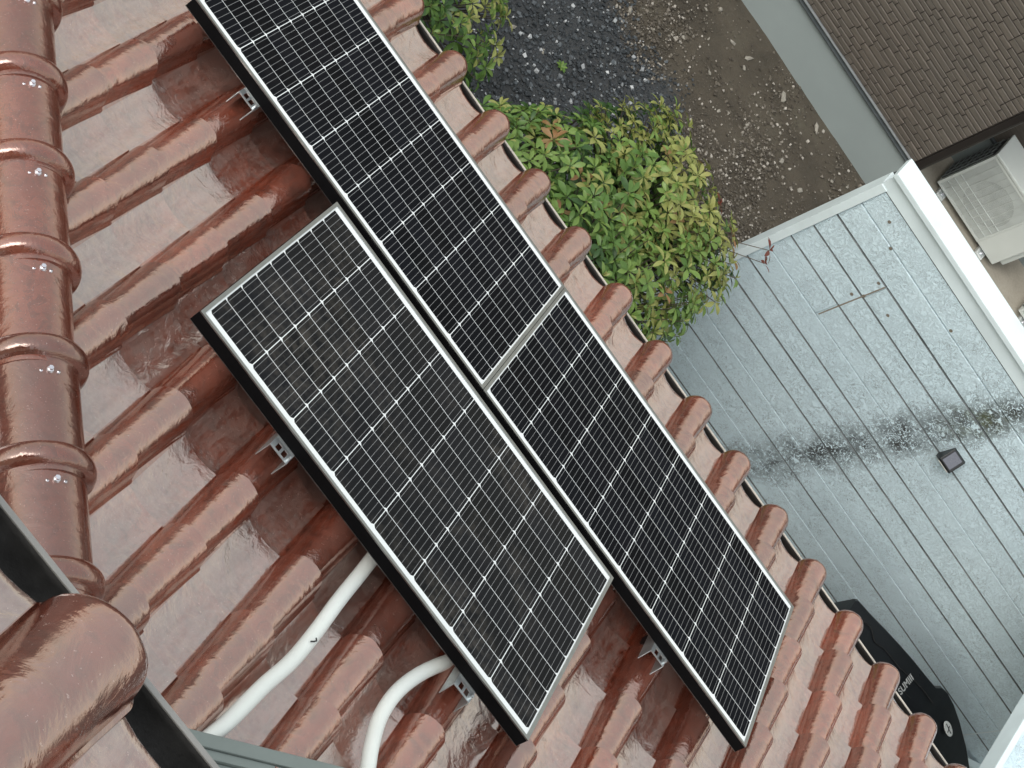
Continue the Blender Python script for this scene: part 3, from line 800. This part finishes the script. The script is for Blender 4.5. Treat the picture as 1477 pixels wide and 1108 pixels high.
for k in range(-2, 11):
    z0 = .405 + .185*k; z1 = z0 + .185 - r.choice([.0035, .005, .0065])
    cuts = [WX0+.055]
    if k in (6, 7, 8): cuts.append(1.525 + .01*(k-7))
    cuts += [4.641, 7.0]
    for a, b in zip(cuts[:-1], cuts[1:]):
        board(a + .0015, b - .0015, z0, z1, r.uniform(-.001, .001), k % 2 == 0 or k in (3, 7))
MB().box(WX0, WX0+.052, WY-.022, WY+.115, -.02, 2.452).build('corner_trim', M_white, wall, bevel=.003)
MB().box(WX0, 7.0, WY-.016, WY-.001, 2.442, 2.557).build('top_trim', M_white, wall, bevel=.002)
MB().box(WX0-.02, 7.0, WY-.050, WY+.125, 2.560, 2.600).build('cap', M_white, wall, bevel=.005)
for xx in (2.9, 4.8, 6.6):
    MB().box(xx, xx+.004, WY-.0515, WY+.1255, 2.5595, 2.6015).build('cap_joint', M_joint, wall)
MB().box(4.637, 4.645, WY-.0105, WY-.0090, 0.0, 2.43).build('joint_strip', M_white, wall)
W2 = lambda x, z: (x*.9489 - .047, .424 + .9489*z)
for (x, zz) in [W2(*q) for q in [(1.30, 2.02), (1.45, 1.92), (1.62, 1.48), (1.66, 1.55), (1.62, 1.70), (1.83, 1.62), (2.06, 1.95), (2.95, 1.93)]]:
    MB().cyl((x, WY-.0095, zz), (x, WY-.0080, zz), .011, 10).build('nail', simple('rusty_nail', (.16, .14, .11), .8), wall)
MB().box(1.523, 1.531, WY-.0100, WY-.0082, 1.534, 2.06).build('sealant_joint', simple('brown_sealant', (.20, .17, .13), .8), wall)

# solar wall lamp
T = Matrix.Translation((2.657, WY-.010, 1.752)); lamp = empty('solar_lamp', T); tag(lamp, 'small black solar lamp fixed on the pale siding wall beside the mould streak', 'lamp')
M_blk = simple('black_plastic', (.010, .011, .012), .35)
MX = Matrix(((0, 0, 1, 0), (1, 0, 0, 0), (0, 1, 0, 0), (0, 0, 0, 1)))
k = MB(); k.prism([(0, .075), (-.018, .080), (-.085, .005), (-.085, -.008), (-.030, -.060), (0, -.060)], -.055, .055, MX); k.build('housing', M_blk, lamp, T, bevel=.003)
k = MB()
aa = Vector((-.024, .076)); bb = Vector((-.082, .012)); nn = Vector((-.066, .058)).normalized()*.0015
k.prism([tuple(aa+nn), tuple(bb+nn), tuple(bb-nn*.5), tuple(aa-nn*.5)], -.042, .035, MX); k.build('solar_cell', simple('lamp_cell', (.10, .105, .13), .25, 0, .05, 5, 0, .5), lamp, T)
k = MB(); k.prism([(-.083, -.012), (-.034, -.058), (-.036, -.062), (-.086, -.014)], -.045, .045, MX); k.build('lens', simple('lamp_lens', (.5, .5, .44), .3), lamp, T)

# canopy roof at the far right, white edged
can = empty('canopy', Matrix.Translation((3.6, 3.2, 2.3))); tag(can, 'pale flat canopy roof with a white rim in the lower right corner', 'canopy')
MB().box(3.66, 7.0, 1.75, 4.03, 2.20, 2.262).build('roof_sheet', M_side, can)
MB().box(3.612, 3.652, 1.72, 4.03, 2.18, 2.300).build('rim', M_white, can, bevel=.006)
MB().box(3.652, 7.0, 1.70, 1.745, 2.18, 2.300).build('rim', M_white, can, bevel=.006)
for y in (2.0, 3.9): MB().box(6.8, 6.86, y, y+.06, -.03, 2.18).build('post', M_white, can)

# strip of ground trim past the end of the wall base
o = MB().box(0, .60, 0, .05, 0, .035).build('ground_edging', M_white, None, Matrix.Translation((4.80, 3.98, .42)) @ Matrix.Rotation(math.radians(30), 4, 'Z')); tag(o, 'short pale edging strip at the foot of the siding wall', 'edging')

# ---------------------------------------------------------------- black covered vehicle
def vehicle():
    T = Matrix.Translation((3.15, 3.0, 0)); v = empty('covered_vehicle', T); tag(v, 'black vehicle shape with white lettering and an oval emblem beside the siding wall', 'vehicle')
    # cross sections along x: (x, y_near, y_far, top)
    S = [(3.125, 2.50, 3.545, 1.00), (3.14, 2.48, 3.56, 1.005), (3.25, 2.55, 3.575, 1.005), (3.40, 2.53, 3.600, 1.01), (3.55, 2.52, 3.625, 1.01), (3.70, 2.51, 3.645, 1.01), (3.84, 2.50, 3.655, 1.01), (3.92, 2.50, 3.665, 1.01), (3.965, 2.49, 3.72, .995), (4.03, 2.48, 3.745, .985), (4.12, 2.46, 3.745, .97), (4.25, 2.45, 3.74, .93), (4.42, 2.44, 3.71, .88), (4.65, 2.46, 3.65, .80), (4.85, 2.50, 3.55, .72), (4.95, 2.6, 3.45, .60)]
    V = []; F = []
    for i, (x, a, b, h) in enumerate(S):
        w = b - a; sec = [(a+.04, .10), (a, .25), (a, h*.75), (a+.05, h*.93), (a+w*.16, h), (a+w*.40, h+.010), (a+w*.62, h+.006), (a+w*.80, h), (b-.035, h-.005), (b-.006, h-.035), (b, h*.80), (b-.015, .45), (b-.03, .25), (b-.06, .10)]
        for y, zz in sec: V.append((x, y, zz))
    n = 14
    for i in range(len(S)-1):
        for k in range(n): F.append((i*n+k, i*n+(k+1) % n, (i+1)*n+(k+1) % n, (i+1)*n+k))
    F.append(tuple(range(n))); F.append(tuple((len(S)-1)*n+k for k in range(n-1, -1, -1)))
    me = mesh_from('body', V, F, simple('black_paint', (.0045, .005, .0065), .33, 0, .2, 4, .06, spec=.3), True)
    bm = bmesh.new(); bm.from_mesh(me); bmesh.ops.recalc_face_normals(bm, faces=bm.faces[:])
    bm.to_mesh(me); bm.free()
    try: me.set_sharp_from_angle(angle=math.radians(35))
    except Exception: pass
    link('body', me, v, Matrix.Identity(4))
    M_seam = simple('black_seam', (.0015, .0015, .0018), .8)
    for pts in ([(3.17, 3.42), (3.30, 3.47), (3.38, 3.43), (3.47, 3.46), (3.62, 3.47)], [(3.30, 3.28), (3.42, 3.33), (3.48, 3.30), (3.60, 3.36), (3.8, 3.40)], [(3.62, 3.47), (3.80, 3.52), (3.96, 3.53)]):
        MB().tube(smooth_path([(x, y, 1.012) for x, y in pts], 4), .0035, 6).build('seam', M_seam, v, smooth=True)
    for x in (3.62, 4.62):
        for y in (2.6, 3.52):
            w = MB(); w.tube([(x, y-.06, .28), (x, y-.05, .28), (x, y+.07, .28), (x, y+.08, .28)], [.22, .28, .28, .22], 28); w.build('wheel', M_black_rub, v, smooth=True)
    # lettering
    M_let = simple('silver_lettering', (.34, .35, .35), .35, .2)
    cu = bpy.data.curves.new('lettering', 'FONT'); cu.body = 'SUMIII'; cu.size = .060; cu.extrude = .001; cu.offset = .0012; cu.space_character = 1.05
    tmp = bpy.data.objects.new('tmp', cu); col.objects.link(tmp)
    dg = bpy.context.evaluated_depsgraph_get(); me = bpy.data.meshes.new_from_object(tmp.evaluated_get(dg)); bpy.data.objects.remove(tmp)
    me.materials.append(M_let); me.name = 'lettering'
    Tl = Matrix.Translation((3.735, 3.345, 1.0165)) @ Matrix.Rotation(math.radians(86), 4, 'Z')
    link('lettering', me, v, Tl)
    # oval emblem on the falling surface
    em = MB(); nseg = 28
    Te = Matrix.Translation((4.170, 3.545, .972)) @ Matrix.Rotation(math.radians(12), 4, 'Y') @ Matrix.Rotation(math.radians(0), 4, 'Z')
    em.prism([(math.cos(2*PI*k/nseg)*.056, math.sin(2*PI*k/nseg)*.034) for k in range(nseg)], 0, .006)
    e = em.build('emblem', simple('emblem_silver', (.66, .67, .66), .3, .2), v, Te, bevel=.001)
    parent_world[e.name] = Te
    q = MB(); q.box(-.040, .040, -.003, .003, .0062, .0075); q.box(-.003, .003, -.026, .018, .0062, .0077, M=Matrix.Rotation(.4, 4, 'Z')); q.build('emblem_mark', M_seam, e, Te)
vehicle()

# ---------------------------------------------------------------- shrubs
def leaf_mat(name, c, c2, trans=.25):
    m = NT(name); v = m.geo(); tc = m.n('ShaderNodeTexCoord'); sx = m.n('ShaderNodeSeparateXYZ'); m.l(tc.outputs['UV'], sx.inputs[0])
    f = m.noise(v, 14, 4); colr = m.mix(m.ramp(f, [(.3, 0), (.7, 1)]), c, c2)
    m.set(Base_Color=colr, Roughness=.42, Specular_IOR_Level=.45)
    t = m.n('ShaderNodeBsdfTranslucent'); mx = m.n('ShaderNodeMixShader'); mx.inputs[0].default_value = trans
    m.l(colr, t.inputs[0]); m.l(m.b.outputs[0], mx.inputs[1]); m.l(t.outputs[0], mx.inputs[2])
    m.l(mx.outputs[0], m.t.nodes['Material Output'].inputs[0]); return m.m
LM = [leaf_mat('leaf_deep', (.030, .075, .018), (.050, .110, .028)), leaf_mat('leaf_mid', (.075, .155, .030), (.110, .200, .045)),
      leaf_mat('leaf_fresh', (.140, .235, .050), (.190, .285, .070)), leaf_mat('leaf_yellow', (.260, .310, .085), (.310, .300, .100)),
      leaf_mat('leaf_bronze', (.300, .150, .065), (.230, .170, .070)), leaf_mat('leaf_red', (.210, .030, .020), (.150, .050, .030))]
M_twig = simple('grey_brown_twig', (.075, .060, .045), .8, 0, .25, 40, .2)
def leaf_mesh(mi, seed):
    r = random.Random(seed); L = 1.0; w = .19 + r.uniform(-.02, .02); bend = r.uniform(.05, .22); V = []; F = []
    st = [(0, .02, 0), (.18, .45, .01), (.42, .88, .02), (.66, 1.0, .0), (.86, .62, -.03), (1.0, .03, -.07)]
    for t, k, zz in st:
        z = zz - bend*(t-.3)**2
        V += [(t, -w*k, z+.05*k), (t, 0, z), (t, w*k, z+.05*k)]
    for i in range(len(st)-1):
        a = i*3; F += [(a, a+1, a+4, a+3), (a+1, a+2, a+5, a+4)]
    return mesh_from('leaf', V, F, LM[mi], True)
leafs = {mi: [leaf_mesh(mi, 50+mi*3+k) for k in range(3)] for mi in range(6)}
def shrub(name, label, inside, top, cen, count, nleaf_obj, seed, stems, extra=()):
    r = random.Random(seed); root = empty(name, Matrix.Translation((cen[0], cen[1], 0))); tag(root, label, 'shrub', 'broadleaf shrubs below the eave')
    recs = []; ros = []; tries = 0
    while len(ros) < count and tries < 200000:
        tries += 1
        x = cen[0] + r.uniform(-1, 1)*cen[2]; y = cen[1] + r.uniform(-1, 1)*cen[3]
        e = inside(x, y)
        if e <= 0: continue
        depth = r.random()**1.3
        z = top(x, y, e) - depth*.50*(.25+.75*min(1, e*2.5)) + r.uniform(-.05, .05)
        if depth < .35 and any((x-q[0])**2+(y-q[1])**2+(z-q[2])**2 < .0040 for q in ros): continue
        ros.append((x, y, z, e, depth))
    for x, y, z, e, dep in list(ros) + [(a[0], a[1], a[2], .2, 0) for a in extra]:
        cx, cy = cen[0], cen[1]
        out = Vector((x-cx, y-cy, 0)); k = (1-min(1, e*2.2))*.9
        ax = (Vector((0, 0, 1)) + (out.normalized()*k if out.length > .01 else Vector()) + Vector((r.uniform(-.35, .35), r.uniform(-.35, .35), 0))).normalized()
        q = ax.to_track_quat('Z', 'Y').to_matrix().to_4x4(); q.translation = (x, y, z)
        nl = r.randint(6, 9); size = r.uniform(.058, .088)
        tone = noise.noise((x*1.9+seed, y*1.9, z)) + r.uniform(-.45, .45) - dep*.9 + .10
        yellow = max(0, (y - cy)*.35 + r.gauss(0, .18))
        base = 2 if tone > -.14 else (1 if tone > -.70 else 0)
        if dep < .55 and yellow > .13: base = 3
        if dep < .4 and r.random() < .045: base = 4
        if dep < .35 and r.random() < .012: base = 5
        for a in extra:
            if abs(a[0]-x) < 1e-6: base = a[3]
        for i in range(nl):
            inner = i >= nl-2
            an = 2*PI*i/max(1, nl-2) + r.uniform(-.25, .25)
            el = r.uniform(.75, 1.15) if inner else r.uniform(-.15, .42)
            s = size*(r.uniform(.40, .62) if inner else r.uniform(.8, 1.1))
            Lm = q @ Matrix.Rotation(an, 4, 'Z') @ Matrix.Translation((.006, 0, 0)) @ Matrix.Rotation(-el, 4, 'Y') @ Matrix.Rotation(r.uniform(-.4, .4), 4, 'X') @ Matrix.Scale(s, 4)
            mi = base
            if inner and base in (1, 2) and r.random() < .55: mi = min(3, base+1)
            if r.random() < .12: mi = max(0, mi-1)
            recs.append((dep, mi, Lm))
    recs.sort(key=lambda q: q[0])
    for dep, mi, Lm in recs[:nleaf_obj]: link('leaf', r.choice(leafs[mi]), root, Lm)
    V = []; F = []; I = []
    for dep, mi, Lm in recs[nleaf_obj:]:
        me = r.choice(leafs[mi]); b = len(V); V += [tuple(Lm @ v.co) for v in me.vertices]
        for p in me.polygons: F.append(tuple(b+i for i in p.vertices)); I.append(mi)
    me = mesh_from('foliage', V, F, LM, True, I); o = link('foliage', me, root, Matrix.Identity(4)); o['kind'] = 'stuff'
    # stems reaching the rosettes
    m = MB(); base = Vector((cen[0]-.05, cen[1]+.05, .0)); hubs = []
    for k in range(stems):
        an = 2*PI*k/stems + r.uniform(-.3, .3); rr = r.uniform(.25, .75)
        h = Vector((cen[0]+math.cos(an)*cen[2]*rr, cen[1]+math.sin(an)*cen[3]*rr, r.uniform(.85, 1.25))); hubs.append(h)
        mid = base.lerp(h, .5) + Vector((r.uniform(-.08, .08), r.uniform(-.08, .08), -.1))
        m.tube(smooth_path([base + Vector((r.uniform(-.08, .08), r.uniform(-.08, .08), 0)), mid, h], 5), [.020 - .0011*i for i in range(11)], 7)
    m.build('stem', M_twig, root, smooth=True)
    m = MB()
    for x, y, z, e, dep in ros:
        if r.random() < .75:
            p = Vector((x, y, z)); h = min(hubs, key=lambda q: (q-p).length + (3 if q.z > z-.05 else 0)); mid = h.lerp(p, .55) + Vector((0, 0, -.06))
            m.tube([h, mid, p], [.0065, .0045, .0025], 5, cap=False)
    for a in extra:
        p = Vector(a[:3]); h = min(hubs, key=lambda q: (q-p).length); m.tube([h, h.lerp(p, .6) + Vector((0, 0, .02)), p], [.0035, .003, .0022], 5, cap=False)
    m.build('twigs', M_twig, root, smooth=True)
    return root
def sdpoly(P, x, y):      # signed distance-like value to a polygon, positive inside
    ins = False; d = 1e9; n = len(P)
    for i in range(n):
        x0, y0 = P[i]; x1, y1 = P[(i+1) % n]
        if (y0 > y) != (y1 > y) and x < (x1-x0)*(y-y0)/(y1-y0)+x0: ins = not ins
        t = max(0, min(1, ((x-x0)*(x1-x0)+(y-y0)*(y1-y0))/((x1-x0)**2+(y1-y0)**2))); d = min(d, math.hypot(x-x0-t*(x1-x0), y-y0-t*(y1-y0)))
    return (d if ins else -d) + .045*noise.noise((x*5, y*5, 0))
# crown outline (plan) at about 1.7 m height
B1 = [(-.80, 2.2), (-.70, 2.62), (-.52, 2.96), (-.32, 3.26), (-.22, 3.50), (-.03, 3.86), (.12, 3.86), (.24, 3.80), (.44, 3.82), (.60, 3.71), (.79, 3.72), (.97, 3.56), (.97, 3.36), (.97, 3.02), (.88, 2.62), (.72, 2.0), (.2, 1.65), (-.6, 1.60)]
shrub('shrub', 'large leafy green shrub with a few red leaves in front of the siding wall corner', lambda x, y: sdpoly(B1, x, y),
      lambda x, y, e: 1.72 + .28*min(1, e*2.4), (.1, 2.8, .98, 1.25), 1600, 300, 21, 9, extra=((.96, 3.74, 1.82, 5), (1.0, 3.68, 1.79, 5)))
B2 = [(-3.1, 2.2), (-3.0, 3.9), (-1.6, 3.9), (-.98, 3.42), (-.84, 3.22), (-.76, 3.08), (-.74, 2.90), (-.70, 2.74), (-.80, 2.66), (-.95, 2.62), (-1.0, 2.1), (-1.3, 1.6), (-2.5, 1.6)]
shrub('shrub', 'smaller leafy shrub beside the eave at the top of the photo, above the gravel', lambda x, y: sdpoly(B2, x, y),
      lambda x, y, e: 1.62 + .3*min(1, e*2.4), (-1.9, 2.75, 1.3, 1.25), 1000, 260, 33, 7)
# a weed on the gravel
T = Matrix.Translation((-.45, 5.05, .01)); w = empty('weed', T); tag(w, 'tiny green weed sprouting from the dark gravel', 'weed')
for k in range(9):
    link('leaf', leafs[1 + k % 2][k % 3], w, T @ Matrix.Rotation(k*.73, 4, 'Z') @ Matrix.Rotation(-.4 - .05*(k % 4), 4, 'Y') @ Matrix.Scale(.045 + .004*(k % 3), 4))
